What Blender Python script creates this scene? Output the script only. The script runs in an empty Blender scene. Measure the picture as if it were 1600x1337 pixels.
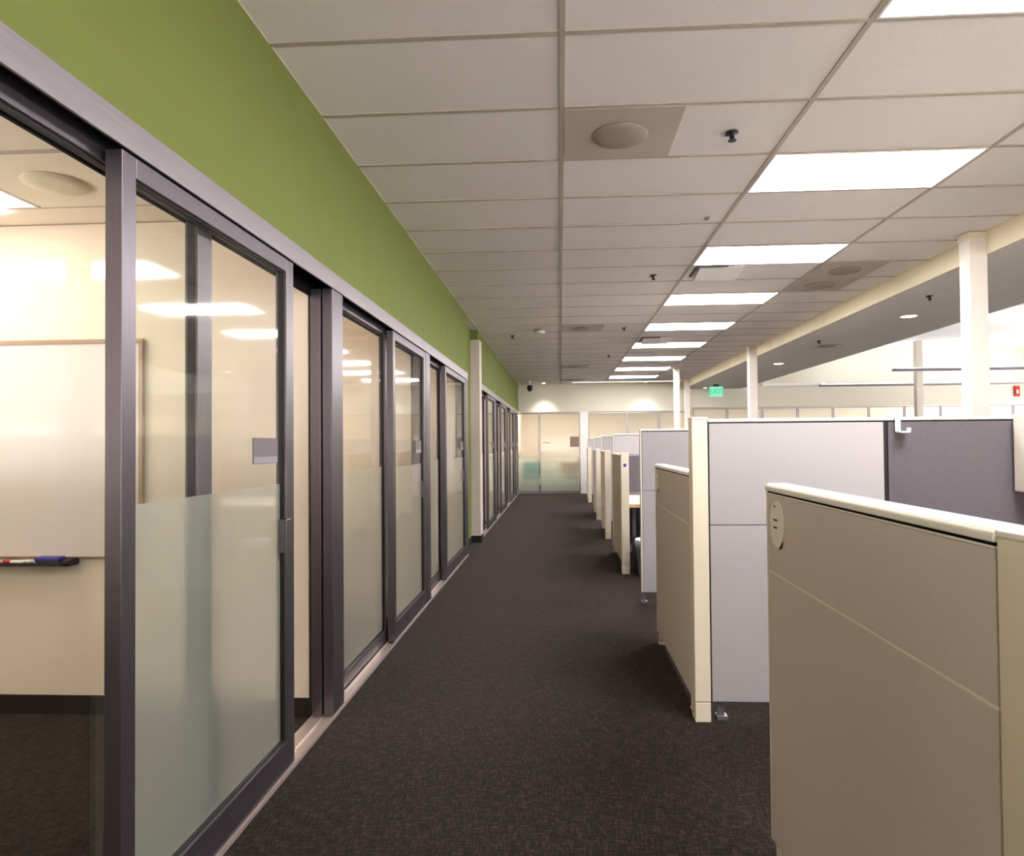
import bpy, bmesh, math, random
from mathutils import Vector, Matrix, Euler

SC = bpy.context.scene
COL = SC.collection
random.seed(7)

# ------------------------------------------------------------------ camera
FPX, CX, CY = 1047.19, 819.67, 673.92
YAW, PITCH, ROLL = 5.33e-2, 1.79e-2, -8.7e-3
EYE = 1.4176
cam_d = bpy.data.cameras.new('camera')
cam = bpy.data.objects.new('camera', cam_d)
COL.objects.link(cam)
cy, sy, cp, sp = math.cos(YAW), math.sin(YAW), math.cos(PITCH), math.sin(PITCH)
fw = Vector((-sy * cp, cy * cp, sp))
rt = Vector((cy, sy, 0))
up = rt.cross(fw)
r2 = rt * math.cos(ROLL) + up * math.sin(ROLL)
u2 = -rt * math.sin(ROLL) + up * math.cos(ROLL)
m = Matrix((r2, u2, -fw)).transposed().to_4x4()
m.translation = (0, 0, EYE)
cam.matrix_world = m
cam_d.sensor_fit = 'HORIZONTAL'
cam_d.sensor_width = 36.0
cam_d.lens = FPX / 1600 * 36.0
cam_d.shift_x = -(CX - 800) / 1600
cam_d.shift_y = (CY - 668.5) / 1600
cam_d.clip_start = 0.05
cam_d.clip_end = 200
SC.camera = cam

# ------------------------------------------------------------------ world, exposure
w = bpy.data.worlds.new('world')
SC.world = w
w.use_nodes = True
_bg = w.node_tree.nodes['Background']
_tc = w.node_tree.nodes.new('ShaderNodeTexCoord')
_sx = w.node_tree.nodes.new('ShaderNodeSeparateXYZ')
_rp = w.node_tree.nodes.new('ShaderNodeValToRGB')
_mr = w.node_tree.nodes.new('ShaderNodeMapRange')
_mr.inputs['From Min'].default_value = -1
_mr.inputs['From Max'].default_value = 1
_rp.color_ramp.elements[0].position = 0.49
_rp.color_ramp.elements[0].color = (1.0, 0.935, 0.895, 1)     # bright lower half, added as upward fill for the ceilings
_rp.color_ramp.elements[1].position = 0.52
_rp.color_ramp.elements[1].color = (0.15, 0.145, 0.14, 1)   # dim upper half
w.node_tree.links.new(_tc.outputs['Generated'], _sx.inputs[0])
w.node_tree.links.new(_sx.outputs['Z'], _mr.inputs['Value'])
w.node_tree.links.new(_mr.outputs[0], _rp.inputs[0])
w.node_tree.links.new(_rp.outputs[0], _bg.inputs[0])
_bg.inputs[1].default_value = 5.0
SC.view_settings.view_transform = 'Standard'
SC.view_settings.look = 'None'
SC.view_settings.gamma = 1.0
SC.view_settings.use_curve_mapping = False
SC.view_settings.exposure = 1.5
SC.cycles.max_bounces = 10
SC.cycles.diffuse_bounces = 6
SC.cycles.glossy_bounces = 4
SC.cycles.transmission_bounces = 8
SC.cycles.transparent_max_bounces = 24
SC.cycles.sample_clamp_indirect = 6.0
SC.cycles.caustics_reflective = False
SC.cycles.caustics_refractive = False
SC.cycles.use_denoising = True

PANEL_POWER = 15.5        # emission of the corridor troffers
OFFICE_POWER = 3.0
UPLIGHT_POWER = 6.5
FAR_POWER = 10.0


# ------------------------------------------------------------------ materials
def s2l(c):
    return tuple(((v / 255) / 12.92 if v / 255 <= 0.04045 else ((v / 255 + 0.055) / 1.055) ** 2.4) for v in c)


def mat(name, rgb=None, rough=0.6, metal=0.0, spec=0.4, lin=None):
    m = bpy.data.materials.new(name)
    m.use_nodes = True
    b = m.node_tree.nodes['Principled BSDF']
    c = lin if lin else s2l(rgb)
    b.inputs['Base Color'].default_value = (*c, 1)
    b.inputs['Roughness'].default_value = rough
    b.inputs['Metallic'].default_value = metal
    b.inputs['Specular IOR Level'].default_value = spec
    return m


def nn(m, t, **kw):
    n = m.node_tree.nodes.new(t)
    for k, v in kw.items():
        setattr(n, k, v)
    return n


def lk(m, a, b):
    m.node_tree.links.new(a, b)


def noise_color(m, scale, a, b, stretch=(1, 1, 1), detail=4.0, bump=0.0, bump_scale=None):
    """Procedural mottling of the base colour (and an optional bump) in object space."""
    p = m.node_tree.nodes['Principled BSDF']
    tc = nn(m, 'ShaderNodeTexCoord')
    mp = nn(m, 'ShaderNodeMapping')
    mp.inputs['Scale'].default_value = stretch
    lk(m, tc.outputs['Object'], mp.inputs[0])
    n = nn(m, 'ShaderNodeTexNoise')
    n.inputs['Scale'].default_value = scale
    n.inputs['Detail'].default_value = detail
    lk(m, mp.outputs[0], n.inputs['Vector'])
    r = nn(m, 'ShaderNodeValToRGB')
    r.color_ramp.elements[0].position = 0.3
    r.color_ramp.elements[1].position = 0.7
    r.color_ramp.elements[0].color = (*a, 1)
    r.color_ramp.elements[1].color = (*b, 1)
    lk(m, n.outputs['Fac'], r.inputs[0])
    lk(m, r.outputs[0], p.inputs['Base Color'])
    if bump:
        bp = nn(m, 'ShaderNodeBump')
        bp.inputs['Strength'].default_value = bump
        bp.inputs['Distance'].default_value = 0.002
        lk(m, n.outputs['Fac'], bp.inputs['Height'])
        lk(m, bp.outputs[0], p.inputs['Normal'])
    return m


def mul(c, k):
    return tuple(v * k for v in c)


M = {}
# carpet: fine woven strokes along both directions
m = mat('carpet', (84, 76, 74), 0.95, spec=0.1)
p = m.node_tree.nodes['Principled BSDF']
tc = nn(m, 'ShaderNodeTexCoord')
outs = []
for st in ((1.0, 6.0, 1.0), (7.0, 1.0, 1.0)):
    mp = nn(m, 'ShaderNodeMapping')
    mp.inputs['Scale'].default_value = st
    lk(m, tc.outputs['Object'], mp.inputs[0])
    n = nn(m, 'ShaderNodeTexNoise')
    n.inputs['Scale'].default_value = 19.0
    n.inputs['Detail'].default_value = 5.0
    n.inputs['Roughness'].default_value = 0.75
    lk(m, mp.outputs[0], n.inputs['Vector'])
    outs.append(n.outputs['Fac'])
mx = nn(m, 'ShaderNodeMath', operation='ADD')
lk(m, outs[0], mx.inputs[0])
lk(m, outs[1], mx.inputs[1])
hf = nn(m, 'ShaderNodeMath', operation='MULTIPLY')
hf.inputs[1].default_value = 0.5
lk(m, mx.outputs[0], hf.inputs[0])
r = nn(m, 'ShaderNodeValToRGB')
e = r.color_ramp.elements
e[0].position = 0.41
e[0].color = (*s2l((9, 6, 5)), 1)
e[1].position = 0.60
e[1].color = (*s2l((63, 53, 48)), 1)
x = e.new(0.5)
x.color = (*s2l((25, 19, 17)), 1)
lk(m, hf.outputs[0], r.inputs[0])
lk(m, r.outputs[0], p.inputs['Base Color'])
bp = nn(m, 'ShaderNodeBump')
bp.inputs['Strength'].default_value = 0.5
bp.inputs['Distance'].default_value = 0.003
lk(m, hf.outputs[0], bp.inputs['Height'])
lk(m, bp.outputs[0], p.inputs['Normal'])
p.inputs['Sheen Weight'].default_value = .085
p.inputs['Sheen Tint'].default_value = (1, .84, .78, 1)
p.inputs['Sheen Roughness'].default_value = .5
M['carpet'] = m

g = (.148, .178, .042)
M['green'] = noise_color(mat('green_paint', (150, 168, 84), 0.75, spec=0.25), 5.0, mul(g, 0.97), mul(g, 1.03))
c = s2l((240, 226, 210))
M['cream'] = noise_color(mat('cream_paint', (240, 226, 210), 0.8, spec=0.2), 4.0, mul(c, 0.98), mul(c, 1.0))
c = s2l((222, 218, 202))
M['wall_far'] = noise_color(mat('off_white_paint', (222, 218, 202), 0.8, spec=0.2), 4.0, mul(c, 0.98), mul(c, 1.0))
c = (.845, .79, .765)
M['tile'] = noise_color(mat('ceiling_tile', (226, 221, 213), 0.95, spec=0.1), 60.0, mul(c, 0.96), mul(c, 1.0), bump=0.15)
c = (.86, .76, .62)  # warm cast of the office lighting mixed into the tile colour
M['tile_office'] = noise_color(mat('warm_lit_ceiling_tile', (226, 221, 213), 0.95, spec=0.1), 60.0, mul(c, 0.97), mul(c, 1.0))
M['tee'] = mat('ceiling_tee', (180, 170, 158), 0.7)
M['soffit'] = noise_color(mat('soffit_paint', (220, 214, 208), 0.8, spec=0.2), 3.0, s2l((217, 211, 205)), s2l((222, 216, 210)))
M['beam'] = noise_color(mat('beam_paint', (216, 204, 178), 0.8, spec=0.2), 3.0, s2l((213, 201, 175)), s2l((219, 207, 182)))
M['white_paint'] = noise_color(mat('white_paint', (240, 238, 236), 0.8, spec=0.2), 3.0, s2l((237, 235, 233)), s2l((243, 241, 239)))
M['column'] = noise_color(mat('column_paint', (216, 207, 198), 0.55, spec=0.3), 3.0, s2l((214, 205, 196)), s2l((219, 210, 201)))
M['pilaster'] = mat('pilaster_paint', (206, 192, 184), 0.7)
M['black_base'] = mat('black_baseboard', (30, 25, 24), 0.6)


def brushed(name, rgb, rough, metal, stretch=(1, 1, 40)):
    mm = mat(name, rgb, rough, metal, 0.5)
    c = s2l(rgb)
    return noise_color(mm, 6.0, mul(c, 0.92), mul(c, 1.06), stretch)


M['alu'] = brushed('anodised_aluminium', (112, 106, 113), 0.36, 0.86, (30, 30, 1))
M['alu_light'] = brushed('light_aluminium', (150, 144, 150), 0.38, 0.7, (30, 1, 30))
M['alu_track'] = brushed('floor_track_aluminium', (206, 190, 182), 0.38, 0.7, (30, 1, 30))
M['gasket'] = mat('black_gasket', (30, 28, 28), 0.6)
M['dark'] = mat('dark_channel', (16, 14, 13), 0.8, spec=0.1)
M['chrome'] = mat('satin_chrome', (200, 200, 198), 0.25, 1.0)

c = (.66, .575, .52)
M['fabric'] = noise_color(mat('taupe_panel_fabric', (164, 150, 134), 0.9, spec=0.15), 700.0, mul(c, 0.84), mul(c, 1.14), (1, 1, 1), 2.0, 0.25)
c = (.125, .112, .126)
M['fabric_grey'] = noise_color(mat('grey_panel_fabric', (150, 142, 148), 0.9, spec=0.15), 260.0, mul(c, 0.88), mul(c, 1.1), (0.15, 1, 1.6), 3.0, 0.25)
c = (.42, .40, .415)
M['laminate'] = noise_color(mat('pale_grey_laminate', (214, 210, 212), 0.45, spec=0.35), 2.0, mul(c, 0.985), mul(c, 1.0))
M['post'] = noise_color(mat('cream_enamel', (232, 220, 198), 0.4, spec=0.4), 2.0, s2l((230, 218, 196)), s2l((235, 223, 201)))
M['cap'] = mat('off_white_cap', (240, 234, 222), 0.4)
M['desk'] = noise_color(mat('maple_edge', (214, 178, 130), 0.4), 8.0, s2l((206, 168, 118)), s2l((222, 188, 140)), (1, 12, 1))
M['desktop'] = mat('pale_desktop', (232, 224, 210), 0.4)
M['bin_metal'] = noise_color(mat('beige_storage_enamel', (232, 222, 208), 0.45), 2.0, s2l((230, 219, 206)), s2l((235, 225, 212)))
M['bin_plastic'] = mat('blue_grey_plastic', (112, 122, 132), 0.5)
M['liner'] = mat('clear_white_liner', (214, 226, 236), 0.35)
M['board'] = mat('whiteboard_enamel', (226, 216, 212), 0.28, spec=0.5)
M['bronze'] = mat('tan_aluminium', (158, 134, 116), 0.45, 0.5)
M['sign'] = mat('grey_sign_plate', (112, 104, 108), 0.5)
M['sign_light'] = mat('light_sign_strip', (150, 144, 150), 0.5)
M['tag'] = mat('white_card', (238, 230, 216), 0.6)
M['ink'] = mat('dark_ink', (48, 44, 46), 0.6)
M['red'] = mat('red_plastic', (190, 40, 44), 0.45)
M['blue'] = mat('blue_plastic', (66, 62, 150), 0.45)
M['black'] = mat('black_plastic', (26, 25, 27), 0.5)
M['white'] = mat('white_plastic', (238, 236, 232), 0.45)
M['grey_diff'] = mat('grey_diffuser_enamel', (186, 174, 164), 0.6)
M['grey_disc'] = mat('grey_diffuser_disc', (158, 144, 134), 0.6)
M['vent'] = mat('white_vent_enamel', (230, 226, 222), 0.5)
M['teal'] = mat('teal_upholstery', (96, 170, 160), 0.8)
M['tan'] = mat('tan_upholstery', (196, 150, 112), 0.8)
M['brownsign'] = mat('brown_sign', (138, 112, 98), 0.6)


def emis(name, rgb, strength):
    m = bpy.data.materials.new(name)
    m.use_nodes = True
    nt = m.node_tree
    nt.nodes.clear()
    e = nt.nodes.new('ShaderNodeEmission')
    o = nt.nodes.new('ShaderNodeOutputMaterial')
    e.inputs[0].default_value = (*rgb, 1)
    e.inputs[1].default_value = strength
    nt.links.new(e.outputs[0], o.inputs[0])
    return m


M['lamp'] = emis('troffer_diffuser', (1.0, 0.955, 0.94), PANEL_POWER)
M['lamp_office'] = emis('office_diffuser', (1.0, 0.84, 0.68), OFFICE_POWER)
M['lamp_far'] = emis('far_office_diffuser', (1.0, 0.93, 0.84), FAR_POWER)
M['lamp_up'] = emis('uplight_lens', (0.97, 0.98, 1.0), UPLIGHT_POWER)
M['lamp_down'] = emis('downlight_lens', (1.0, 0.95, 0.88), 6.0)
M['lamp_cove'] = emis('cove_diffuser', (1.0, 0.92, 0.78), 0.42)
M['exit'] = emis('exit_green', (0.02, 0.80, 0.36), 0.36)
M['exit_panel'] = emis('exit_panel', (0.42, 0.9, 0.66), 0.33)

# clear glass: see-through with a Fresnel mirror on top
m = bpy.data.materials.new('clear_glass')
m.use_nodes = True
nt = m.node_tree
nt.nodes.clear()
o = nt.nodes.new('ShaderNodeOutputMaterial')
mixs = nt.nodes.new('ShaderNodeMixShader')
tr = nt.nodes.new('ShaderNodeBsdfTransparent')
tr.inputs[0].default_value = (0.97, 0.985, 0.97, 1)
gl = nt.nodes.new('ShaderNodeBsdfGlossy')
gl.inputs['Roughness'].default_value = 0.05
lw = nt.nodes.new('ShaderNodeLayerWeight')
lw.inputs[0].default_value = 0.5
pw = nt.nodes.new('ShaderNodeMath')
pw.operation = 'POWER'
pw.inputs[1].default_value = 4.0
ma = nt.nodes.new('ShaderNodeMath')
ma.operation = 'MULTIPLY_ADD'
ma.inputs[1].default_value = 0.6
ma.inputs[2].default_value = 0.013
nt.links.new(lw.outputs['Facing'], pw.inputs[0])
nt.links.new(pw.outputs[0], ma.inputs[0])
nt.links.new(ma.outputs[0], mixs.inputs[0])
nt.links.new(tr.outputs[0], mixs.inputs[1])
nt.links.new(gl.outputs[0], mixs.inputs[2])
nt.links.new(mixs.outputs[0], o.inputs[0])
M['glass'] = m


def frosted(name, tint, grad=None):
    """Etched film: scatters what is behind it. grad=(z0, z1): film fades out between these heights."""
    m = bpy.data.materials.new(name)
    m.use_nodes = True
    nt = m.node_tree
    nt.nodes.clear()
    o = nt.nodes.new('ShaderNodeOutputMaterial')
    tl = nt.nodes.new('ShaderNodeBsdfTranslucent')
    tl.inputs[0].default_value = (*tint, 1)
    rf = nt.nodes.new('ShaderNodeBsdfGlass')
    rf.distribution = 'MULTI_GGX'
    rf.inputs['Color'].default_value = (*tint, 1)
    rf.inputs['Roughness'].default_value = 0.85
    rf.inputs['IOR'].default_value = 1.05
    df = nt.nodes.new('ShaderNodeBsdfDiffuse')
    df.inputs[0].default_value = (*tint, 1)
    a = nt.nodes.new('ShaderNodeMixShader')
    a.inputs[0].default_value = 0.14
    b = nt.nodes.new('ShaderNodeMixShader')
    b.inputs[0].default_value = 0.14
    nt.links.new(rf.outputs[0], a.inputs[1])
    nt.links.new(tl.outputs[0], a.inputs[2])
    nt.links.new(a.outputs[0], b.inputs[1])
    nt.links.new(df.outputs[0], b.inputs[2])
    out = b.outputs[0]
    if grad:
        tp = nt.nodes.new('ShaderNodeBsdfTransparent')
        g = nt.nodes.new('ShaderNodeNewGeometry')
        sx = nt.nodes.new('ShaderNodeSeparateXYZ')
        mr = nt.nodes.new('ShaderNodeMapRange')
        mr.inputs['From Min'].default_value = grad[0]
        mr.inputs['From Max'].default_value = grad[1]
        nt.links.new(g.outputs['Position'], sx.inputs[0])
        nt.links.new(sx.outputs['Z'], mr.inputs['Value'])
        c = nt.nodes.new('ShaderNodeMixShader')
        nt.links.new(mr.outputs[0], c.inputs[0])
        nt.links.new(out, c.inputs[1])
        nt.links.new(tp.outputs[0], c.inputs[2])
        out = c.outputs[0]
    nt.links.new(out, o.inputs[0])
    return m


M['frost'] = frosted('frosted_film', (0.955, 0.96, 0.93))
M['frost_fade'] = frosted('fading_frosted_film', (0.83, 0.88, 0.85), (0.55, 1.25))


# ------------------------------------------------------------------ mesh helpers
class MB:
    """Collects simple solids and links them as ONE mesh object."""

    def __init__(s):
        s.bm = bmesh.new()
        s.mats = []

    def mi(s, mt):
        if mt not in s.mats:
            s.mats.append(mt)
        return s.mats.index(mt)

    def box(s, x0, x1, y0, y1, z0, z1, mt=None):
        i = s.mi(mt) if mt else 0
        v = [s.bm.verts.new((x, y, z)) for x in (x0, x1) for y in (y0, y1) for z in (z0, z1)]
        for f in ((0, 1, 3, 2), (4, 6, 7, 5), (0, 4, 5, 1), (2, 3, 7, 6), (0, 2, 6, 4), (1, 5, 7, 3)):
            fc = s.bm.faces.new([v[k] for k in f])
            fc.material_index = i
        return s

    def prism(s, pts, axis, a0, a1, mt=None):
        """pts: outline in the two other axes, extruded along axis from a0 to a1."""
        i = s.mi(mt) if mt else 0

        def P(q, a):
            return {'x': (a, q[0], q[1]), 'y': (q[0], a, q[1]), 'z': (q[0], q[1], a)}[axis]
        A = [s.bm.verts.new(P(q, a0)) for q in pts]
        B = [s.bm.verts.new(P(q, a1)) for q in pts]
        n = len(pts)
        fs = [s.bm.faces.new(A), s.bm.faces.new(list(reversed(B)))]
        for k in range(n):
            fs.append(s.bm.faces.new((A[k], B[k], B[(k + 1) % n], A[(k + 1) % n])))
        for f in fs:
            f.material_index = i
        return s

    def lathe(s, c, prof, axis='z', n=28, mt=None):
        """prof: (radius, height) pairs about axis through c; closes at both ends."""
        i = s.mi(mt) if mt else 0
        rings = []
        for (r, h) in prof:
            ring = []
            for k in range(n):
                a = 2 * math.pi * k / n
                p, q = r * math.cos(a), r * math.sin(a)
                co = {'z': (c[0] + p, c[1] + q, c[2] + h), 'x': (c[0] + h, c[1] + p, c[2] + q), 'y': (c[0] + p, c[1] + h, c[2] + q)}[axis]
                ring.append(s.bm.verts.new(co))
            rings.append(ring)
        fs = []
        for a, b in zip(rings, rings[1:]):
            for k in range(n):
                fs.append(s.bm.faces.new((a[k], a[(k + 1) % n], b[(k + 1) % n], b[k])))
        fs.append(s.bm.faces.new(rings[0]))
        fs.append(s.bm.faces.new(rings[-1]))
        for f in fs:
            f.material_index = i
            f.smooth = True
        fs[-1].smooth = fs[-2].smooth = False
        return s

    def build(s, name, mt=None, parent=None, bevel=0.0, origin=None, seg=2):
        bmesh.ops.recalc_face_normals(s.bm, faces=s.bm.faces)
        me = bpy.data.meshes.new(name)
        if origin is None and parent is not None:
            origin = parent.location
        if origin is None:
            vs = [v.co for v in s.bm.verts]
            origin = ((min(v.x for v in vs) + max(v.x for v in vs)) / 2, (min(v.y for v in vs) + max(v.y for v in vs)) / 2, min(v.z for v in vs))
        bmesh.ops.translate(s.bm, verts=s.bm.verts, vec=-Vector(origin))
        s.bm.to_mesh(me)
        s.bm.free()
        for q in (s.mats or [mt]):
            me.materials.append(M[q])
        o = bpy.data.objects.new(name, me)
        COL.objects.link(o)
        if parent is not None:
            o.parent = parent
            o.location = (0, 0, 0)
            if parent.type == 'MESH' or parent.parent:
                pass
        else:
            o.location = origin
        if bevel:
            b = o.modifiers.new('bevel', 'BEVEL')
            b.width = bevel
            b.segments = seg
            b.limit_method = 'ANGLE'
            b.harden_normals = False
        return o


ORG = {}


def tag(o, label=None, cat=None, group=None, kind=None):
    if label:
        o['label'] = label
    if cat:
        o['category'] = cat
    if group:
        o['group'] = group
    if kind:
        o['kind'] = kind
    return o


def thing(name, loc, label, cat, group=None, kind=None):
    o = bpy.data.objects.new(name, None)
    o.empty_display_size = 0.1
    COL.objects.link(o)
    o.location = loc
    return tag(o, label, cat, group, kind)


def part(mb, name, mt, par, bevel=0.0, root=None):
    """par may itself be a part whose local frame equals its thing's frame."""
    return mb.build(name, mt, par, bevel, origin=(root or par).location)


def struct(mb, name, mt, bevel=0.0, label=None):
    o = mb.build(name, mt, None, bevel)
    o['kind'] = 'structure'
    if label:
        o['label'] = label
    return o


def copy_tree(o, parent=None):
    c = o.copy()
    COL.objects.link(c)
    if parent is not None:
        c.parent = parent
    for ch in list(o.children):
        copy_tree(ch, c)
    return c


# ------------------------------------------------------------------ dimensions
CEIL = 3.0746
WX = -1.185                      # corridor face of the glass wall
G0X, G0Y, TW, TD = 0.0228, 2.687, 1.2192, 0.6096   # ceiling grid origin and tile size
FARY = 18.9
SOFZ = 2.89
BEAMX = 3.40
SOFX = 5.03
HIGHZ = 3.95
EASTX = 13.6
BACKY = -2.6
OFFZ = 2.62
OFFX = -4.7

# ------------------------------------------------------------------ floor and walls
struct(MB().box(OFFX, EASTX, BACKY, FARY + 4, -0.1, 0.0), 'floor', 'carpet', label='dark woven carpet')

# green wall above the glass fronts
struct(MB().box(-1.31, WX, BACKY, 8.56, 2.328, CEIL).box(-1.42, -1.29, 8.50, 9.61, 0, CEIL).box(-1.31, WX, 9.64, FARY, 2.328, CEIL), 'wall_left', 'green', label='green painted wall band above the sliding glass doors')
# short solid stretch of the left wall before the pilaster
struct(MB().box(-1.40, -1.155, 9.60, 9.86, 0.0, 2.92), 'trim_1', 'pilaster', 0.003, label='grey pilaster standing proud of the green wall')
bb = MB().box(-1.29, -1.145, 9.588, 9.60, 0.0, 0.10).box(-1.155, -1.145, 9.60, 9.87, 0, .10).box(-1.29, -1.28, 8.54, 9.588, 0.0, 0.10)
struct(bb, 'baseboard_left', 'black_base')
# cream inner lining of the office side, above the doors
struct(MB().box(-1.325, -1.311, BACKY, 8.49, 2.328, OFFZ).box(-1.325, -1.311, 9.87, FARY, 2.328, OFFZ), 'wall_office_lining', 'cream')
ob = MB().box(OFFX - .1, OFFX, BACKY, FARY, 0, 1.2).box(OFFX - .1, OFFX, BACKY, FARY, 1.9, OFFZ)  # unseen open band, added so world light reaches the office ceilings
for k in range(22):
    ob.box(OFFX - .1, OFFX, BACKY + k, BACKY + k + .12, 1.2, 1.9)
struct(ob, 'wall_office_back', 'cream', label='back wall of the offices with an added opening for fill light')
# rear wall behind the camera, east wall; their openings are added for fill light
bw = MB().box(OFFX, WX, BACKY - .1, BACKY, 0, HIGHZ).box(WX, EASTX, BACKY - .1, BACKY, 0, .9).box(WX, EASTX, BACKY - .1, BACKY, 1.75, HIGHZ)
for k in range(5):
    bw.box(.9 + k * 2.6, 1.0 + k * 2.6, BACKY - .1, BACKY, .9, 1.75)
struct(bw, 'wall_back', 'wall_far', label='wall behind the camera with an added opening for fill light')
ew = MB().box(EASTX, EASTX + .1, BACKY, FARY + 4, 0, .9).box(EASTX, EASTX + .1, BACKY, FARY + 4, 2.15, HIGHZ)
for k in range(8):
    ew.box(EASTX, EASTX + .1, BACKY + k * 3.0, BACKY + k * 3.0 + .2, .9, 2.15)
struct(ew, 'wall_right', 'white_paint', label='wall at the far right with an added opening for fill light')
# walls between the offices
CROSS = [(3.465, 3.585), (5.90, 6.02), (8.41, 8.53), (9.74, 9.86), (12.22, 12.34), (14.72, 14.84), (17.22, 17.34)]
for i, (a, b) in enumerate(CROSS):
    struct(MB().box(OFFX, -1.326, a, b, 0, OFFZ), 'wall_office_%d' % (i + 1), 'cream')
struct(MB().box(OFFX, -1.326, 3.452, 3.465, 0, 0.098), 'baseboard_office', 'black_base')
struct(MB().box(OFFX, OFFX + .012, BACKY, 3.45, 0, 0.098), 'baseboard_office_back', 'black_base')

# ------------------------------------------------------------------ ceilings
def tiled_ceiling(name, x0, x1, y0, y1, z, gx, gy, tw=TW, td=TD, tee=0.024, tm='tile'):
    mb = MB()
    mb.mi(tm)
    mb.box(x0, x1, y0, y1, z + 0.006, z + 0.06, tm)
    k = math.ceil((x0 - gx) / tw)
    while gx + k * tw <= x1 + 1e-6:
        x = gx + k * tw
        a, b = max(x0, x - tee / 2), min(x1, x + tee / 2)
        if b > a:
            mb.box(a, b, y0, y1, z, z + 0.0065, 'tee')
        k += 1
    k = math.ceil((y0 - gy) / td)
    while gy + k * td <= y1 + 1e-6:
        y = gy + k * td
        a, b = max(y0, y - tee / 2), min(y1, y + tee / 2)
        if b > a:
            mb.box(x0, x1, a, b, z + 0.0005, z + 0.0064, 'tee')
        k += 1
    return struct(mb, name, None, label='suspended tile ceiling')


tiled_ceiling('ceiling', -1.43, BEAMX, BACKY, FARY, CEIL, G0X, G0Y)
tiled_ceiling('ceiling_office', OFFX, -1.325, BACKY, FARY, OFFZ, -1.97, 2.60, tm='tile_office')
struct(MB().box(-1.3, EASTX, FARY + .1, FARY + 4, 2.70, 2.8), 'ceiling_far_office', 'white_paint')
# dropped beam + soffit, then the raised bright ceiling
struct(MB().box(BEAMX, BEAMX + .02, BACKY, FARY, SOFZ, CEIL + .06), 'trim_2', 'beam', label='cream painted beam face')
struct(MB().box(BEAMX + .02, SOFX, BACKY, FARY, SOFZ, SOFZ + .08), 'ceiling_soffit', 'soffit')
struct(MB().box(SOFX - .02, SOFX, BACKY, FARY, SOFZ + .08, HIGHZ), 'wall_soffit_riser', 'white_paint')
hi = MB().box(SOFX, EASTX, BACKY, FARY, HIGHZ, HIGHZ + .1)
struct(hi, 'ceiling_high', 'white_paint', label='raised bright white ceiling')

# ------------------------------------------------------------------ glass wall along the corridor
def track(y0, y1, n):
    t = MB()
    t.box(WX - .004, WX + .006, y0, y1, 2.238, 2.326)
    f = t.build('trim_%d' % n, 'alu_light', None, 0.002)
    tag(f, kind='structure', label='long aluminium head track over the sliding glass doors')
    d = MB()
    d.box(-1.31, WX - .004, y0, y1, 2.315, 2.328)
    d.box(-1.31, -1.300, y0, y1, 2.20, 2.315)
    d.box(WX - .012, WX - .004, y0, y1, 2.24, 2.315)
    d.box(-1.246, -1.240, y0, y1, 2.286, 2.315)
    dd = d.build('dark_channel', 'dark', f, 0, origin=f.location)
    b = MB()
    b.box(-1.302, WX + .004, y0, y1, 0.0, 0.010)
    b.box(WX - .004, WX + .004, y0, y1, 0.010, 0.020)
    b.box(-1.243, -1.238, y0, y1, 0.010, 0.020)
    b.box(-1.302, -1.296, y0, y1, 0.010, 0.020)
    q = b.build('trim_%d' % (n + 1), 'alu_track', None, 0.001)
    tag(q, kind='structure', label='grooved aluminium floor track of the sliding doors')


track(BACKY, 8.53, 3)
track(9.87, FARY, 5)


def wall_post(y0, y1, n):
    b = MB()
    b.box(-1.238, WX + .001, y0, y1, 0.012, 2.236)
    b.box(-1.250, -1.238, y0 + .035, y1 - .03, 0.012, 2.236)
    b.box(-1.302, -1.250, y0, y1, 0.012, 2.236)
    b.box(-1.255, -1.246, y0 - .006, y0 + .035, 0.012, 2.236)
    b.box(-1.196, WX + .001, y0 - .008, y0, 0.012, 2.236)
    o = b.build('trim_%d' % n, 'alu', None, 0.0015)
    tag(o, kind='structure', label='aluminium jamb post between two glass fronts')


def frame_parts(root, x0, x1, y0, y1, z0, z1, sl, sr, bot, top, frost, sign=None, pull=True, gz=None):
    """stiles, rails, gasket, glass and film of one glazed panel."""
    L = root.location
    part(MB().box(x0, x1, y0, y0 + sl, z0, z1), 'stile', 'alu', root, 0.002)
    part(MB().box(x0, x1, y1 - sr, y1, z0, z1), 'stile', 'alu', root, 0.002)
    part(MB().box(x0, x1, y0 + sl, y1 - sr, z1 - top, z1), 'rail', 'alu', root, 0.002)
    lock = part(MB().box(x0, x1, y0 + sl, y1 - sr, z0, z0 + bot), 'rail', 'alu', root, 0.002)
    xm = (x0 + x1) / 2
    a, b, c, d = y0 + sl, y1 - sr, z0 + bot, z1 - top
    g = MB()
    w = 0.005
    for (p, q, r, s) in ((a, a + w, c, d), (b - w, b, c, d), (a + w, b - w, c, c + w), (a + w, b - w, d - w, d)):
        g.box(xm - .012, xm + .012, p, q, r, s)
    part(g, 'gasket', 'gasket', root)
    pane = part(MB().box(xm - .004, xm + .004, a + .002, b - .002, c + .002, d - .002), 'glass_pane', 'glass', root)
    if frost:
        part(MB().box(xm - .0065, xm - .0045, a + w, b - w, c + w, frost), 'frosted_film', 'frost', pane, root=root)
    return xm, a, b


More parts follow.
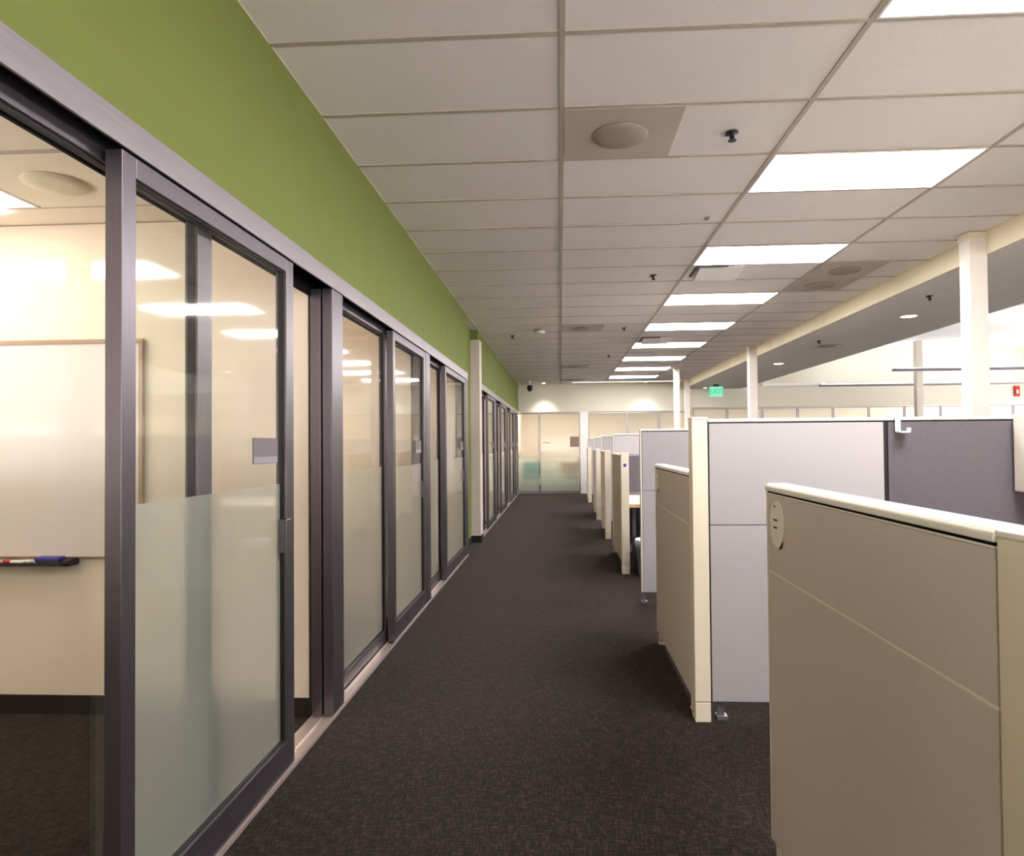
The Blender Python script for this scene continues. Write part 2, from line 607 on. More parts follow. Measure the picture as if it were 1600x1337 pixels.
def sliding_unit(n, y0, y1, ys, yd, frost_inner=True, detail=True):
    """fixed/inner panel from y0 to ys, sliding door from yd[0] to yd[1] in the front track."""
    r = thing('window_%d' % n, (-1.27, y0, 0), None, None, kind='structure')
    r['label'] = 'tall glass sidelight panel set back behind sliding door'
    frame_parts(r, -1.296, -1.250, y0, ys, 0.014, 2.282, .03, .095, .085, .077, 1.262 if frost_inner else None)
    r = thing('door_%d' % n, (-1.21, yd[0], 0), None, None, kind='structure')
    r['label'] = 'aluminium framed sliding glass door with frosted lower half'
    xm, a, b = frame_parts(r, -1.236, -1.188, yd[0], yd[1], 0.022, 2.233, .062, .078, .122, .058, 1.252)
    if detail:
        zc = 1.397
        s = part(MB().box(xm + .0045, xm + .0105, b - .285, b - .065, zc - .052, zc + .052), 'room_sign', 'sign', r, 0.001)
        part(MB().box(xm + .0105, xm + .0115, b - .283, b - .067, zc - .050, zc - .024), 'sign_strip', 'sign_light', s, root=r)
        h = MB()
        h.box(-1.214, -1.180, b - .028, b - .012, .955, 1.100)
        h.box(-1.188, -1.176, b - .030, b + .016, .955, 1.100)
        part(h, 'door_pull', 'alu', r, 0.003)
        k = MB().lathe((-1.188, (a + b) / 2 - .20, 0.085), [(0.011, -.001), (0.011, .002), (.006, .0025)], 'x', 16)
        part(k, 'lock_cylinder', 'black', r)


# (number, bay start, bay end, inner panel end, door y0, door y1)
sliding_unit(1, 1.09, 3.43, 2.345, (1.756, 2.932), False)
sliding_unit(2, 3.60, 5.88, 4.83, (4.72, 5.88))
sliding_unit(3, 6.06, 8.39, 7.06, (6.90, 8.38))
wall_post(3.435, 3.60, 7)
wall_post(5.885, 6.055, 8)
wall_post(8.395, 8.53, 9)
wall_post(0.93, 1.085, 10)
sliding_unit(4, 9.90, 12.20, 11.10, (11.02, 12.18))
sliding_unit(5, 12.36, 14.68, 13.55, (13.48, 14.66))
sliding_unit(6, 14.84, 17.16, 16.05, (15.95, 17.14))
for i, (a, b) in enumerate(((12.205, 12.355), (14.685, 14.835), (17.165, 17.32))):
    wall_post(a, b, 11 + i)
sliding_unit(7, 17.33, 18.86, 18.1, (18.02, 18.84))
# plain glass bay beside the camera that closes the wall outside the frame
r = thing('window_8', (-1.27, -1.5, 0), None, None, kind='structure')
frame_parts(r, -1.296, -1.250, -1.5, .92, 0.014, 2.282, .05, .05, .085, .077, 1.262)

# ------------------------------------------------------------------ recessed ceiling lights
def troffer(x0, y0, wx, wy, z, lampmat, label, group, name='ceiling_light'):
    t = thing(name, (x0 + wx / 2, y0 + wy / 2, z), label, 'ceiling light', group)
    e = .012
    f = MB()
    f.box(x0, x0 + wx, y0, y0 + e, z - .003, z + .02).box(x0, x0 + wx, y0 + wy - e, y0 + wy, z - .003, z + .02)
    f.box(x0, x0 + e, y0 + e, y0 + wy - e, z - .003, z + .02).box(x0 + wx - e, x0 + wx, y0 + e, y0 + wy - e, z - .003, z + .02)
    part(f, 'frame', 'white', t)
    part(MB().box(x0 + e, x0 + wx - e, y0 + e, y0 + wy - e, z - .0015, z + .005), 'diffuser', lampmat, t)
    return t


order = ['behind the camera', 'cut by the top edge of the photo', 'largest one fully in view', 'with a white air vent just past its far edge',
         'second beyond the white air vent', 'just past the fourth, before the small far vent', 'right after the small far vent',
         'third from the far end', 'second from the far end', 'smallest, nearest the far wall']
lab = {1: 'bright ceiling light panel cut off by the top right edge of the photo',
       2: 'large bright ceiling light panel, first one fully in view',
       3: 'bright ceiling light panel with a white air vent touching its far side',
       4: 'bright ceiling light panel beside the two round grey return vents, farther side',
       5: 'bright ceiling light panel, fifth down the row from the top edge',
       6: 'bright ceiling light panel with a small white vent touching its near side',
       7: 'narrow looking ceiling light panel, third from the far end of row',
       8: 'thin looking ceiling light panel, second from the far end of row',
       9: 'thinnest looking ceiling light panel, last one before the far wall'}
for k in range(0, 10):
    row = 3 * k - 4
    if k == 0:
        lb = 'bright ceiling light panel directly over the camera'
    else:
        lb = lab[k]
    troffer(G0X + TW + .012, G0Y + row * TD + .012, TW - .024, TD - .024, CEIL, 'lamp', lb, 'ceiling light panels in a row over the cubicles')
# office lights
OL = [('warm ceiling light panel inside the nearest office, above whiteboard', -3.80, 2.60), ('warm ceiling light panel in the near part of the nearest office', -3.80, 0.20),
      ('ceiling light panel inside the second glass office', -3.3, 4.45), ('ceiling light panel inside the third glass office', -3.3, 6.95)]
for lb, x, y in OL:
    troffer(x + .012, y + .012, TW - .024, TD - .024, OFFZ, 'lamp_office', lb, 'ceiling lights inside the glass offices', 'office_light')
for i, y in enumerate((10.7, 13.2, 15.7, 18.0)):
    troffer(-3.3, y, TW - .024, TD - .024, OFFZ, 'lamp_far', ['ceiling light in first office past the grey pilaster', 'ceiling light in second office past the grey pilaster', 'ceiling light in third office past the grey pilaster', 'ceiling light in the office at the far corner'][i], 'ceiling lights inside the glass offices', 'office_light')

# ------------------------------------------------------------------ ceiling devices
def sprinkler(x, y, z, lb):
    b = MB()
    b.lathe((x, y, z), [(.034, 0), (.034, -.004), (.012, -.007), (.011, -.022), (.016, -.026), (.010, -.034), (.022, -.042), (.023, -.045)], n=20)
    b.box(x - .040, x - .012, y - .004, y + .004, z - .020, z - .013)
    o = b.build('fire_sprinkler', 'black')
    return tag(o, lb, 'sprinkler', 'fire sprinklers under the ceilings')


sprinkler(.935, 3.62, CEIL, 'black fire sprinkler beside the grey round ceiling diffuser')
sprinkler(.935, 6.68, CEIL, 'black fire sprinkler on ceiling left of the white air vent')
sprinkler(.935, 9.71, CEIL, 'small dark fire sprinkler right of the faint grey diffuser, mid corridor')
sprinkler(.935, 12.75, CEIL, 'tiny dark fire sprinkler farthest down the middle of the corridor ceiling')
sprinkler(-.716, 10.23, CEIL, 'small dark fire sprinkler close to the green wall')
sprinkler(3.785, 7.04, SOFZ, 'dark fire sprinkler under soffit left of the thick near column')
sprinkler(3.81, 10.04, SOFZ, 'small dark fire sprinkler under soffit beside the round air diffuser')


def disc_diffuser(x0, y0, s, z, lb, name='air_diffuser', grp='square grey ceiling air diffusers', r=.15, m1='grey_diff', m2='grey_disc'):
    cx_, cy_ = x0 + s / 2, y0 + s / 2
    t = thing(name, (cx_, cy_, z), lb, 'air vent', grp)
    part(MB().box(x0 + .004, x0 + s - .004, y0 + .012, y0 + s - .012, z - .0025, z + .005), 'face_plate', m1, t, 0.001)
    part(MB().lathe((cx_ , cy_, z), [(r * .97, -.002), (r, -.008), (r * .98, -.012), (r * .5, -.013)], n=48), 'round_plaque', m2, t)
    return t


disc_diffuser(G0X + .008, G0Y + TD, TD, CEIL, 'square grey ceiling diffuser with round plaque, nearest over the carpet')
disc_diffuser(G0X + 2 * TW + .01, G0Y + 6 * TD, TD, CEIL, 'nearer of two grey square return vents beside the light panels')
disc_diffuser(G0X + 2 * TW + .01, G0Y + 7 * TD, TD, CEIL, 'farther of two grey square return vents beside the light panels')
disc_diffuser(G0X + .008, G0Y + 11 * TD, TD, CEIL, 'faint grey square ceiling diffuser right of the white dome detector')
disc_diffuser(G0X + .008, G0Y + 19 * TD, TD, CEIL, 'far grey square ceiling diffuser, second from the far wall')
disc_diffuser(G0X + .008, G0Y + 24 * TD, TD, CEIL, 'farthest grey square ceiling diffuser, next to the far wall')
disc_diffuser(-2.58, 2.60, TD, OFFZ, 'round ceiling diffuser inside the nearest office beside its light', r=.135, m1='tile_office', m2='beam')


def box_vent(x, y, sx, sy_, z, lb):
    t = thing('supply_vent', (x + sx / 2, y + sy_ / 2, z), lb, 'air vent', 'white box air vents beside the light panels')
    part(MB().box(x, x + sx, y, y + sy_, z - .004, z + .004), 'face_plate', 'vent', t, 0.001)
    part(MB().prism([(y + .02, z - .008), (y + sy_ * .85, z - .052), (y + sy_ * .85, z - .004), (y + .02, z - .004)], 'x', x + .01, x + sx), 'deflector', 'vent', t, 0.002)
    part(MB().box(x - .030, x, y - .03, y + sy_ * .9, z - .009, z + .004).box(x, x + sx * .62, y - .045, y, z - .009, z + .004), 'slot', 'black', t)
    return t


box_vent(1.33, 6.39, .42, .42, CEIL, 'white square air vent at far side of the third light panel')
box_vent(1.33, 10.68, .42, .42, CEIL, 'small white air vent wedged between two far light panels')

# dome detector
t = thing('smoke_detector', (-.29, 9.75, CEIL), 'white round smoke detector on ceiling left of the faint grey diffuser', 'smoke detector')
part(MB().lathe((-.29, 9.75, CEIL), [(.085, .001), (.085, -.012), (.075, -.02)], n=32), 'base', 'grey_disc', t)
part(MB().lathe((-.27, 9.75, CEIL), [(.06, -.018), (.058, -.045), (.035, -.062), (.01, -.066)], n=32), 'dome', 'white', t)
# small box on the nearest light row edge
b = MB().box(1.085, 1.115, 4.98, 5.04, CEIL - .006, CEIL + .002)
tag(b.build('ceiling_sensor', 'sign'), 'tiny grey sensor on the ceiling grid left of the light panels', 'sensor')
# hanging camera at the far end
t = thing('security_camera', (-.80, 17.8, CEIL), 'small dark camera hanging from ceiling at far end of the corridor', 'camera')
part(MB().lathe((-.80, 17.8, CEIL), [(.03, .001), (.03, -.10), (.012, -.11)], n=16), 'stem', 'white', t)
part(MB().lathe((-.80, 17.8, CEIL), [(.05, -.11), (.075, -.14), (.07, -.22), (.03, -.27), (.01, -.28)], n=24), 'dome', 'black', t)

# downlights
def downlight(x, y, z, lb, r=.085, power=30, col=(1, .93, .84)):
    t = thing('downlight', (x, y, z), lb, 'downlight', 'round recessed downlights')
    ring = MB()
    n = 36
    i0 = []
    for k in range(n):
        a = 2 * math.pi * k / n
        cc, ss = math.cos(a), math.sin(a)
        i0.append([ring.bm.verts.new((x + rr * cc, y + rr * ss, z + h)) for rr, h in ((r, -.004), (r * 1.22, -.004), (r * 1.22, .002), (r, .002))])
    for k in range(n):
        a, b_ = i0[k], i0[(k + 1) % n]
        for q in range(4):
            ring.bm.faces.new((a[q], a[(q + 1) % 4], b_[(q + 1) % 4], b_[q]))
    part(ring, 'trim_ring', 'white', t)
    part(MB().lathe((x, y, z), [(r * .99, .002), (r * .99, -.0025)], n=36), 'lens', 'lamp_down', t)
    if power:
        ld = bpy.data.lights.new('downlight_beam', 'SPOT')
        ld.energy = power
        ld.color = col
        ld.spot_size = math.radians(95)
        ld.spot_blend = 1.0
        ld.shadow_soft_size = .05
        lo = bpy.data.objects.new('downlight_beam', ld)
        COL.objects.link(lo)
        lo.parent = t
        lo.location = (0, 0, -.02)
    return t


downlight(4.15, 8.18, SOFZ, 'round glowing downlight in soffit left of the thick near column')
downlight(4.15, 12.94, SOFZ, 'round glowing downlight in soffit right of the second column')
disc_diffuser(4.0, 10.45, .34, SOFZ, 'round grey air diffuser under the soffit between the two columns', r=.15)
for i, x in enumerate((-.45, 2.35)):
    downlight(x, 18.50, CEIL, ['small wall washing downlight above the far glass door', 'small wall washing downlight above the far windows'][i], .045, 60)
for i, x in enumerate((3.95,)):
    downlight(x, 18.45, SOFZ, 'small wall washing downlight behind the exit sign', .045, 45)

t = thing('cove_light', (1.9, 18.27, CEIL), 'long glowing light slot across the tile ceiling just before the far wall', 'ceiling light')
part(MB().box(.3, 3.3, 18.10, 18.44, CEIL - .006, CEIL + .002), 'frame', 'white', t)
part(MB().box(.34, 3.26, 18.13, 18.41, CEIL - .008, CEIL - .006), 'diffuser', 'lamp_cove', t)

# ------------------------------------------------------------------ exit sign
t = thing('exit_sign', (4.0, 17.4, SOFZ), 'green lit exit sign hanging under the soffit between slim columns', 'exit sign')
part(MB().box(3.93, 4.07, 17.37, 17.43, SOFZ - .045, SOFZ).box(3.985, 4.015, 17.39, 17.41, SOFZ - .06, SOFZ - .045), 'canopy', 'black', t)
xp = part(MB().box(3.83, 4.17, 17.39, 17.41, SOFZ - .32, SOFZ - .06), 'panel', 'exit_panel', t, .002)
tx = bpy.data.curves.new('lettering', 'FONT')
tx.body = 'EXIT'
tx.size = .19
tx.extrude = .004
tx.offset = .004
tx.align_x = 'CENTER'
tx.align_y = 'CENTER'
tx.materials.append(M['exit'])
tmp = bpy.data.objects.new('tmp', tx)
COL.objects.link(tmp)
bpy.context.view_layer.update()
me = bpy.data.meshes.new_from_object(tmp.evaluated_get(bpy.context.evaluated_depsgraph_get()))
bpy.data.objects.remove(tmp)
to = bpy.data.objects.new('lettering', me)
COL.objects.link(to)
to.parent = xp
to.location = (0, -.013, -.185)
to.rotation_euler = (math.pi / 2, 0, 0)

# ------------------------------------------------------------------ columns
def column(x, y, s, z, lb, cap=True):
    t = thing('support_column', (x + s / 2, y + s / 2, 0), lb, 'column', 'square cream columns rising above the cubicles')
    part(MB().box(x, x + s, y, y + s, 0, z), 'shaft', 'column', t, .006)
    if cap:
        part(MB().box(x - .006, x + s + .006, y - .006, y + s + .006, z - .05, z), 'collar', 'beam', t, .002)
    return t


column(3.27, 5.50, .14, CEIL, 'thick cream square column nearest the camera, right side of photo')
column(3.27, 11.75, .14, CEIL, 'cream square column just right of the exit sign')
column(3.27, 17.75, .14, CEIL, 'slim cream column left of the exit sign, right one of a pair')
column(2.57, 15.2, .12, CEIL, 'slim white column left of the exit sign, left one of a pair')
column(9.1, 17.6, .16, HIGHZ, 'pale slim column reaching the raised white ceiling, behind the thick column', False)

# ------------------------------------------------------------------ pendant uplights
def pendant(y, lb, z=2.83, x0=6.83, x1=12.9):
    t = thing('pendant_light', ((x0 + x1) / 2, y, z), lb, 'pendant light', 'long pendant uplights under the raised ceiling')
    h = MB().prism([(y - .075, z + .055), (y - .06, z + .012), (y - .03, z), (y + .03, z), (y + .06, z + .012), (y + .075, z + .055)], 'x', x0, x1)
    part(h, 'housing', 'sign_light', t, .003)
    part(MB().box(x0 + .05, x1 - .05, y - .055, y + .055, z + .055, z + .060), 'lens', 'lamp_up', t)
    x = x0 + .12
    while x < x1:
        part(MB().lathe((x, y, z + .055), [(.003, 0), (.003, HIGHZ - z - .055)], n=8), 'cable', 'white', t)
        x += 2.4


pendant(14.1, 'grey pendant light bar hung on thin cables, crossing behind the thick column')
pendant(18.2, 'farther pendant light bar just above the far wall, right side', z=2.86, x0=6.9)
pendant(9.9, 'pendant light bar over the right hand side beyond the frame')

# ------------------------------------------------------------------ office partitions
def foot(mb, x0, x1, y0, y1, z=.10):
    mb.box(x0, x1, y0, y1, 0.0, z)


def low_panel(y0, y1, x, lb, post_end=None, tagged=False, grp='low taupe partitions lining the corridor', zt=1.262):
    """Low fabric partition in the plane x, running along the corridor from y0 to y1."""
    th = .068
    t = thing('low_partition', (x + th / 2, (y0 + y1) / 2, 0), lb, 'cubicle partition', grp)
    e = .014
    fr = MB()
    fr.box(x + .006, x + th - .006, y0 + .004, y1 - .002, .085, zt - .012)
    fr.box(x - .001, x + th + .001, y1 - .012, y1, .085, zt - .006)
    part(fr, 'frame', 'post', t, .001)
    zs = .985
    for (a, b) in ((.09, zs - .003), (zs + .003, zt - .0215)):
        part(MB().box(x, x + .008, y0 + .006, y1 - .014, a, b), 'fabric_tile', 'fabric', t, .002)
        part(MB().box(x + th - .008, x + th, y0 + .006, y1 - .014, a, b), 'fabric_tile', 'fabric_grey', t, .002)
    part(MB().box(x + .0015, x + .006, y0 + .006, y1 - .014, zs - .003, zs + .003), 'seam_strip', 'cap', t)
    part(MB().box(x + .0005, x + .005, y0 + .006, y1 - .002, zt - .0165, zt - .009), 'reveal', 'dark', t)
    part(MB().box(x - .0005, x + .004, y0 + .006, y1 - .014, zt - .0205, zt - .0165), 'seam_strip', 'cap', t)
    part(MB().prism([(x - .006, zt - .010), (x - .006, zt + .004), (x + .004, zt + .014), (x + th - .004, zt + .014), (x + th + .006, zt + .004), (x + th + .006, zt - .010)], 'y', y0, y1, None), 'top_cap', 'cap', t, .003)
    for yy in (y1 - .055, y0 + .05):
        lf = part(MB().box(x + .010, x + th - .010, yy, yy + .04, 0.012, .085), 'levelling_foot', 'post', t, .003)
        part(MB().box(x + .006, x + th - .006, yy - .006, yy + .046, 0, .012), 'glide', 'post', lf, .003, root=t)
    if tagged:
        g = thing('name_tag', (x, y1 - .118, 1.150), tagged, 'name tag', 'round white name tags on the low partitions')
        yc, zc, R_ = y1 - .118, 1.150, .070
        d = MB()
        pts = [(yc + R_ * math.cos(a) * .96, zc + R_ * 1.06 * math.sin(a)) for a in [2 * math.pi * k / 40 for k in range(40)]]
        d.prism(pts, 'x', x - .006, x - .001)
        dc = part(d, 'disc', 'tag', g, .0008)
        q = MB()
        q.box(x - .0070, x - .0058, yc - .010, yc + .026, zc + .010, zc + .016)
        q.box(x - .0070, x - .0058, yc - .006, yc + .026, zc - .014, zc - .008)
        part(q, 'lettering', 'ink', dc, root=g)
        sh = MB().prism([(yc - .030, zc - .062), (yc - .050, zc - .050), (yc - .038, zc - .072), (yc - .022, zc - .078)], 'x', x - .005, x - .001)
        part(sh, 'edge_shade', 'black', g)  # black sliver stands in for the shading at the tag's lower rim
        pin = MB().lathe((x, yc + .012, zc + .057), [(.004, -.002), (.004, -.009)], 'x', 12)
        part(pin, 'pin', 'sign', g)
    return t


def end_post(x0, x1, y0, y1, z, lb, grp='cream partition end posts', mark=False):
    t = thing('partition_post', ((x0 + x1) / 2, (y0 + y1) / 2, 0), lb, 'partition post', grp)
    part(MB().box(x0, x1, y0, y1, .102, z), 'shaft', 'post', t, .004)
    part(MB().box(x0 + .001, x1 - .001, y0 + .001, y1 - .001, 0, .099), 'kick_foot', 'post', t, .004)
    part(MB().box(x0 - .002, x1 + .002, y0 - .002, y1 + .002, z, z + .012), 'cap', 'cap', t, .004)
    if mark:
        g = thing('desk_label', ((x0 + x1) / 2, y0, z - .16), mark, 'label')
        cd = part(MB().box(x0 + .018, x1 - .018, y0 - .003, y0 - .0002, z - .17, z - .09), 'card', 'white', g)
        part(MB().box(x0 + .026, x1 - .028, y0 - .004, y0 - .003, z - .14, z - .105), 'print', 'blue', cd, root=g)
    return t


def tall_wall(y, x0, x1, lb, segs, zt=1.53, post_edge=True, back='fabric_grey'):
    """Tall partition across the cubicles, facing the camera. segs: (x0, x1, material, seam heights)."""
    th = .07
    t = thing('tall_partition', ((x0 + x1) / 2, y + th / 2, 0), lb, 'cubicle partition', 'tall partitions dividing the cubicles')
    fr = MB()
    fr.box(x0, x1, y + .009, y + th - .009, .105, zt - .012)
    part(fr, 'frame', 'gasket', t)
    for (a, b, mt, seams) in segs:
        zz = [.102] + list(seams) + [zt - .018]
        for p_, q_ in zip(zz, zz[1:]):
            part(MB().box(a + .004, b - .004, y, y + .010, p_ + .002, q_ - .002), 'panel_tile', mt, t, .002)
            part(MB().box(a + .004, b - .004, y + th - .010, y + th, p_ + .002, q_ - .002), 'panel_tile', back, t, .002)
    part(MB().box(x0, x1, y - .002, y + th + .002, zt - .012, zt + .004), 'top_cap', 'cap', t, .003)
    if post_edge:
        part(MB().box(x0 - .012, x0, y - .001, y + th + .001, .105, zt), 'edge_trim', 'cap', t, .002)
    for xx in ((x0 - .010 if post_edge else x0 + .035), x1 - .09):
        lf = part(MB().box(xx, xx + .035, y + .030, y + th - .012, .022, .105), 'levelling_foot', 'alu_light', t, .002)
        part(MB().box(xx - .004, xx + .050, y + .022, y + th + .004, 0, .022), 'glide', 'alu_light', lf, .002, root=t)
    return t


SPX = 2.66  # spine wall plane

# nearest low partition, its post out to the right of the frame
low_panel(1.117, 2.32, .697, 'large taupe fabric partition filling the lower right corner', tagged='round white name tag on the nearest taupe partition')
end_post(.694, .772, 1.03, 1.114, 1.262, 'cream partition post at the right edge of the photo, nearest')
# row of tall partitions
tall_wall(3.46, .752, SPX, 'tall pale grey and dark fabric partition behind the near taupe one',
          [(.752, 1.626, 'laminate', (.994,)), (1.640, SPX, 'fabric_grey', ())], post_edge=False)
end_post(.668, .748, 3.455, 3.545, 1.532, 'tall cream post at left end of the big pale grey partition')
low_panel(3.55, 4.82, .672, 'taupe low partition between the tall cream post and white panel', tagged='round white name tag on the second taupe partition', zt=1.25)
tall_wall(5.95, .712, SPX, 'tall white partition behind the second taupe low partition', [(.712, 1.67, 'laminate', (.994,)), (1.67, SPX, 'laminate', (.994,))])
ys = [(7.29, 7.38, 8.78), (9.95, 10.03, 11.25), (12.40, 12.48, 13.80), (16.05, 16.13, 17.2)]
wl = ['third', 'fourth', 'fifth', 'sixth']
pl = ['cream low post in front of the desk with the blue bin', 'cream low post, next one beyond the desk', 'cream low post, third one down the corridor', 'cream low post closest to the far wall']
tl = ['taupe low partition behind the post beside the wooden desk', 'narrow looking taupe low partition beyond the wooden desk', 'taupe low partition, second from the far wall', 'farthest taupe low partition, nearest the far wall']
for i, (a, b, c_) in enumerate(ys):
    end_post(.650, .735, a, b, 1.295, pl[i], mark='small blue and white label on the post beside the wooden desk' if i == 0 else False)
    low_panel(b + .003, c_, .668, tl[i], zt=1.275)
tw = ['tall pale partition beyond the wooden desk', 'tall pale partition, fourth from the camera', 'tall pale partition, second from the far wall', 'tall pale partition nearest the far wall']
for i, y in enumerate((8.82, 11.30, 13.85, 17.25)):
    tall_wall(y, .70, SPX, tw[i], [(.70, 1.67, 'fabric_grey' if i == 0 else 'laminate', (.994,) if i else ()), (1.67, SPX, 'laminate', (.994,))] if i else
              [(.70, SPX, 'laminate', (1.26,))])
# purple-grey tackboard on the lower part of the third tall wall
tb = MB().box(.76, SPX - .05, 8.795, 8.815, .78, 1.245)
tag(tb.build('tackboard', 'fabric_grey', None, .003), 'purple grey tackboard above the wooden desk', 'tackboard')

# spine wall running along the corridor direction
t = thing('spine_partition', (SPX + .035, 9, 0), 'long tall partition running lengthwise behind the cubicles', 'cubicle partition')
part(MB().box(SPX + .004, SPX + .066, .6, 17.3, .10, 1.53), 'frame', 'fabric_grey', t, .002)
part(MB().box(SPX, SPX + .07, .6, 17.3, 1.53, 1.546), 'top_cap', 'cap', t, .003)
sf = MB()
for k in range(9):
    sf.box(SPX + .015, SPX + .055, .7 + k * 2, .76 + k * 2, 0, .10)
part(sf, 'levelling_foot', 'alu_light', t)

# overhead storage bin in the near cubicle
def storage_bin(y0, y1, lb):
    x0, x1, z0, z1 = 2.235, SPX - .001, 1.165, 1.545
    t = thing('overhead_bin', ((x0 + x1) / 2, (y0 + y1) / 2, z0), lb, 'storage bin', 'overhead bins in the cubicles')
    part(MB().box(x0 + .02, x1, y0, y1, z0, z1), 'case', 'bin_metal', t, .004)
    fd = part(MB().box(x0, x0 + .018, y0 + .003, y1 - .003, z0 - .004, z1 - .004), 'flipper_door', 'bin_metal', t, .005)
    part(MB().box(x0 - .004, x0 + .016, y0 + .2, y1 - .2, z0 - .008, z0 - .003), 'finger_pull', 'alu', fd, .001, root=t)


storage_bin(1.9, 3.44, 'beige overhead storage bin at the right edge above dark recess')


# desks
def desk(x0, x1, y0, y1, lb, legs=True, grp='desk tops in the cubicles'):
    t = thing('desk', ((x0 + x1) / 2, (y0 + y1) / 2, 0), lb, 'desk', grp)
    part(MB().box(x0 + .002, x1 - .002, y0 + .002, y1 - .002, .706, .737), 'desktop', 'desktop', t, .002)
    part(MB().box(x0, x1, y0 - .004, y0 + .002, .700, .738), 'front_edge', 'desk', t, .002)
    for (xx, yy) in ((x0 + .04, y0 + .06), (x1 - .08, y0 + .06), (x0 + .04, y1 - .10), (x1 - .08, y1 - .10)):
        part(MB().box(xx, xx + .04, yy, yy + .04, 0, .706), 'leg', 'alu', t, .003)
    return t


desk(.75, 2.0, 7.46, 8.78, 'wooden edged desk seen beside the third cream post')
desk(2.02, SPX - .02, 1.2, 3.40, 'desk in the nearest cubicle under the overhead bin')
desk(2.0, SPX - .02, 3.6, 5.9, 'desk in the second cubicle along its back')

# waste bin
t = thing('waste_bin', (.935, 7.26, 0), 'blue grey waste bin with white liner standing by the desk', 'waste bin')
part(MB().lathe((.935, 7.26, 0), [(.105, 0), (.11, .01), (.14, .345), (.144, .36), (.136, .36), (.132, .34), (.10, .02)], n=36), 'body', 'bin_plastic', t)
part(MB().lathe((.935, 7.26, 0), [(.141, .30), (.149, .33), (.150, .372), (.143, .385), (.133, .37), (.125, .20), (.12, .19)], n=36), 'liner', 'liner', t)

# coat hook hung over the partition
t = thing('coat_hook', (1.685, 3.46, 1.45), 'small white coat hook hung over the dark fabric partition', 'coat hook')
hk = MB()
hk.box(1.673, 1.700, 3.446, 3.452, 1.462, 1.546).box(1.673, 1.700, 3.446, 3.540, 1.540, 1.546).box(1.673, 1.700, 3.534, 3.540, 1.49, 1.546)
hk.box(1.675, 1.728, 3.404, 3.452, 1.455, 1.463)
hs = part(hk, 'strap', 'white', t, .002)
part(MB().lathe((1.722, 3.412, 1.455), [(.006, 0), (.010, .016), (.008, .024)], n=14), 'knob', 'white', hs, root=t)

# ------------------------------------------------------------------ whiteboard in the nearest office
t = thing('whiteboard', (-3.44, 3.465, .83), 'large whiteboard on the office wall behind the glass', 'whiteboard')
X0, X1, Z0, Z1, YB = -4.66, -2.215, .83, 1.994, 3.464
part(MB().box(X0 + .02, X1 - .02, YB - .014, YB - .001, Z0 + .006, Z1 - .02), 'writing_surface', 'board', t)
f = MB()
f.box(X0, X1, YB - .022, YB, Z1 - .022, Z1).box(X0, X1, YB - .022, YB, Z0, Z0 + .008)
f.box(X0, X0 + .022, YB - .022, YB, Z0 + .008, Z1 - .022).box(X1 - .022, X1, YB - .022, YB, Z0 + .008, Z1 - .022)
wf = part(f, 'frame', 'bronze', t, .002)
tr_ = MB().box(X0 + .4, -2.577, YB - .085, YB, Z0 - .034, Z0 - .028).box(X0 + .4, -2.577, YB - .085, YB - .080, Z0 - .028, Z0 - .018)
tr_.box(-2.61, -2.577, YB - .085, YB, Z0 - .034, Z0 - .004)
tt = thing('pen_tray', (-3.4, YB, Z0 - .034), 'black pen tray fixed to the wall under the whiteboard', 'pen tray')
part(tr_, 'shelf', 'black', tt, .001)


def marker(x, dx, y, colr, lb, tilt=0):
    z = Z0 - .0165
    t = thing('marker', (x, y, z), lb, 'marker pen', 'whiteboard markers lying in the pen tray')
    b = MB().lathe((0, 0, 0), [(.003, -.062), (.009, -.056), (.0095, .02)], 'x', 14)
    o = b.build('barrel', 'white', t, origin=(0, 0, 0))
    b2 = MB().lathe((0, 0, 0), [(.0105, .02), (.0105, .062), (.008, .065)], 'x', 14)
    o2 = b2.build('cap', colr, t, origin=(0, 0, 0))
    t.rotation_euler = (0, 0, tilt)
    return t


marker(-2.985, 0, YB - .045, 'red', 'red capped marker lying leftmost in the pen tray', .25)
marker(-2.90, 0, YB - .046, 'red', 'red capped marker lying crossed over its neighbour in tray', 2.98)
marker(-2.815, 0, YB - .035, 'white', 'white marker lying next to the blue eraser', .05)
t = thing('whiteboard_eraser', (-2.695, YB - .045, Z0 - .028), 'blue whiteboard eraser at the right end of the pen tray', 'eraser')
part(MB().box(-2.765, -2.640, YB - .072, YB - .020, Z0 - .027, Z0 - .010), 'felt_pad', 'ink', t, .002)
part(MB().box(-2.768, -2.637, YB - .075, YB - .017, Z0 - .010, Z0 + .012), 'handle', 'blue', t, .005)

# ------------------------------------------------------------------ far wall: glass fronts of the far offices
struct(MB().box(WX, BEAMX, FARY, FARY + .12, 2.30, CEIL + .06), 'wall_far', 'wall_far', label='off-white wall above the far glass fronts')
struct(MB().box(BEAMX, EASTX, FARY, FARY + .12, 2.38, HIGHZ), 'wall_far_high', 'wall_far')
struct(MB().box(OFFX, EASTX, FARY + 4, FARY + 4.1, 0, 2.8), 'wall_far_office_back', 'cream')
struct(MB().box(.56, .78, FARY - .01, FARY + .14, 0, 2.30), 'trim_14', 'white_paint')
struct(MB().box(-1.33, -1.30, FARY, FARY + 4, 0, 2.8), 'wall_far_office_side', 'cream')
struct(MB().box(5.6, EASTX, FARY - .05, FARY, 2.95, 3.03), 'trim_15', 'white_paint', .004)

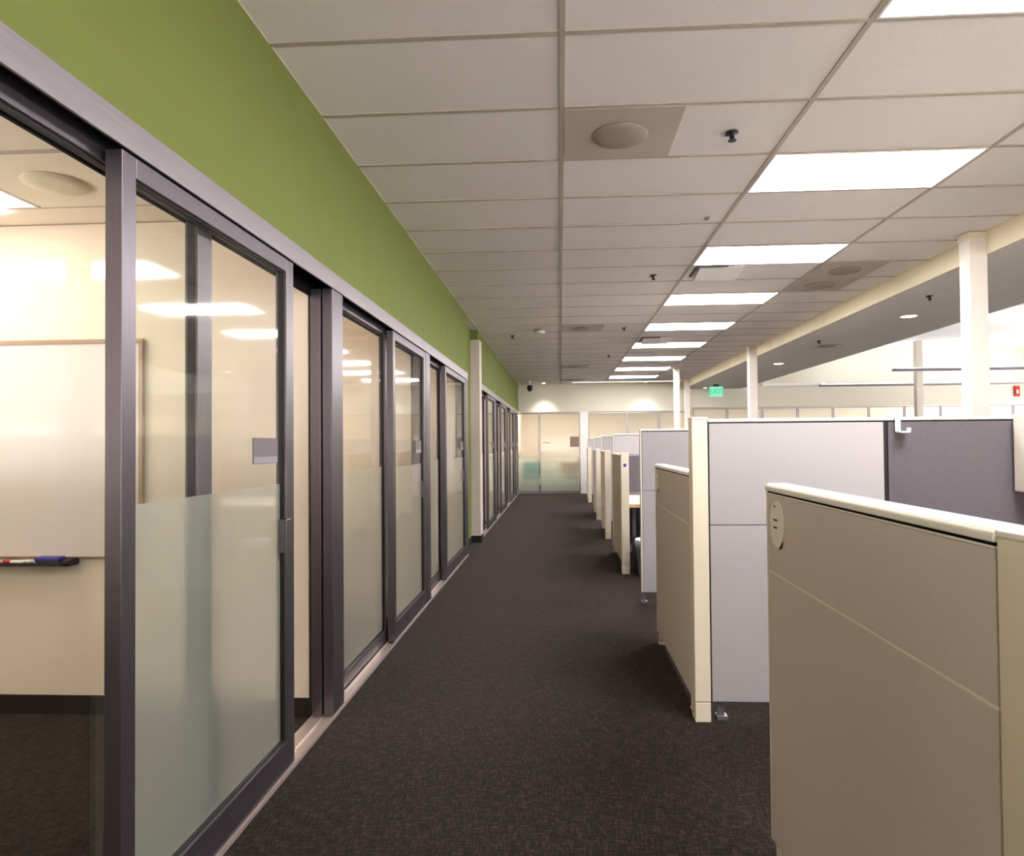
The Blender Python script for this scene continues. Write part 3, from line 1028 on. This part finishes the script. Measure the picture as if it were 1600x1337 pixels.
FX = [(-1.30, -.60), (-.58, .55), (.79, 1.86), (1.88, 2.75), (2.77, 3.66)]
x = 3.70
while x < 13.0:
    FX.append((x, x + .94))
    x += .96
for i, (a, b) in enumerate(FX):
    top = 2.28 if i < 5 else 2.36
    nm = 'door_%d' % (8 + i) if i in (0, 1) else 'window_%d' % (9 + i)
    r = thing(nm, ((a + b) / 2, FARY + .05, 0), None, None, kind='structure')
    r['label'] = 'glass front panel of the far offices'
    y0, y1 = FARY + .02, FARY + .06
    part(MB().box(a, a + .02, y0, y1, 0, top).box(b - .02, b, y0, y1, 0, top).box(a + .02, b - .02, y0, y1, 0, .07).box(a + .02, b - .02, y0, y1, top - .035, top), 'frame', 'alu_light', r, .002)
    gp = part(MB().box(a + .02, b - .02, y0 + .016, y0 + .024, .07, top - .035), 'glass_pane', 'glass', r)
    part(MB().box(a + .022, b - .022, y0 + .026, y0 + .028, .072, 1.24), 'frosted_film', 'frost_fade', gp, root=r)
    if i == 1:
        part(MB().box(-.50, -.30, FARY - .01, FARY + .02, 1.42, 1.46), 'lever_handle', 'chrome', r, .003)
b = MB().box(.27, .52, FARY - .005, FARY + .012, 1.31, 1.60)
tag(b.build('room_sign', 'brownsign', None, .002), 'brown square sign on the far glass front', 'sign')
# fire alarm
t = thing('fire_alarm', (12.4, FARY, 2.62), 'small red fire alarm strobe on the far wall at right edge', 'fire alarm')
part(MB().box(12.33, 12.47, FARY - .04, FARY, 2.58, 2.86), 'body', 'red', t, .004)
part(MB().box(12.37, 12.43, FARY - .055, FARY - .04, 2.66, 2.76), 'lens', 'white', t, .004)
# lights in the far offices
for i, x in enumerate((-.4, 2.0, 4.6, 7.2, 9.8, 12.2)):
    troffer(x - .6, FARY + 1.6, 1.2, .6, 2.70, 'lamp_far', ['ceiling light inside the far office at the corridor end', 'ceiling light in far office behind the far windows', 'ceiling light in the far office behind exit sign', 'ceiling light in far office, fourth from left', 'ceiling light in far office, fifth from left', 'ceiling light in far office at right edge'][i], 'ceiling lights in the far offices', 'office_light')


# chairs behind the far frosted glass
def guest_chair(x, y, mt, lb):
    t = thing('guest_chair', (x, y, 0), lb, 'chair', 'chairs behind the far frosted glass')
    part(MB().box(x - .25, x + .25, y - .25, y + .25, .40, .48), 'seat', mt, t, .03)
    part(MB().box(x - .25, x + .25, y + .2, y + .27, .52, .86), 'backrest', mt, t, .03)
    for sx in (-.22, .19):
        for sy2 in (-.22, .22):
            part(MB().box(x + sx, x + sx + .03, y + sy2, y + sy2 + .03, 0, .86 if sy2 > 0 else .40), 'leg', 'chrome', t, .004)


guest_chair(-.85, FARY + .55, 'teal', 'blurred teal chair behind the far frosted glass, left one')
guest_chair(.28, FARY + .55, 'tan', 'blurred tan chair behind the far frosted glass, right one')
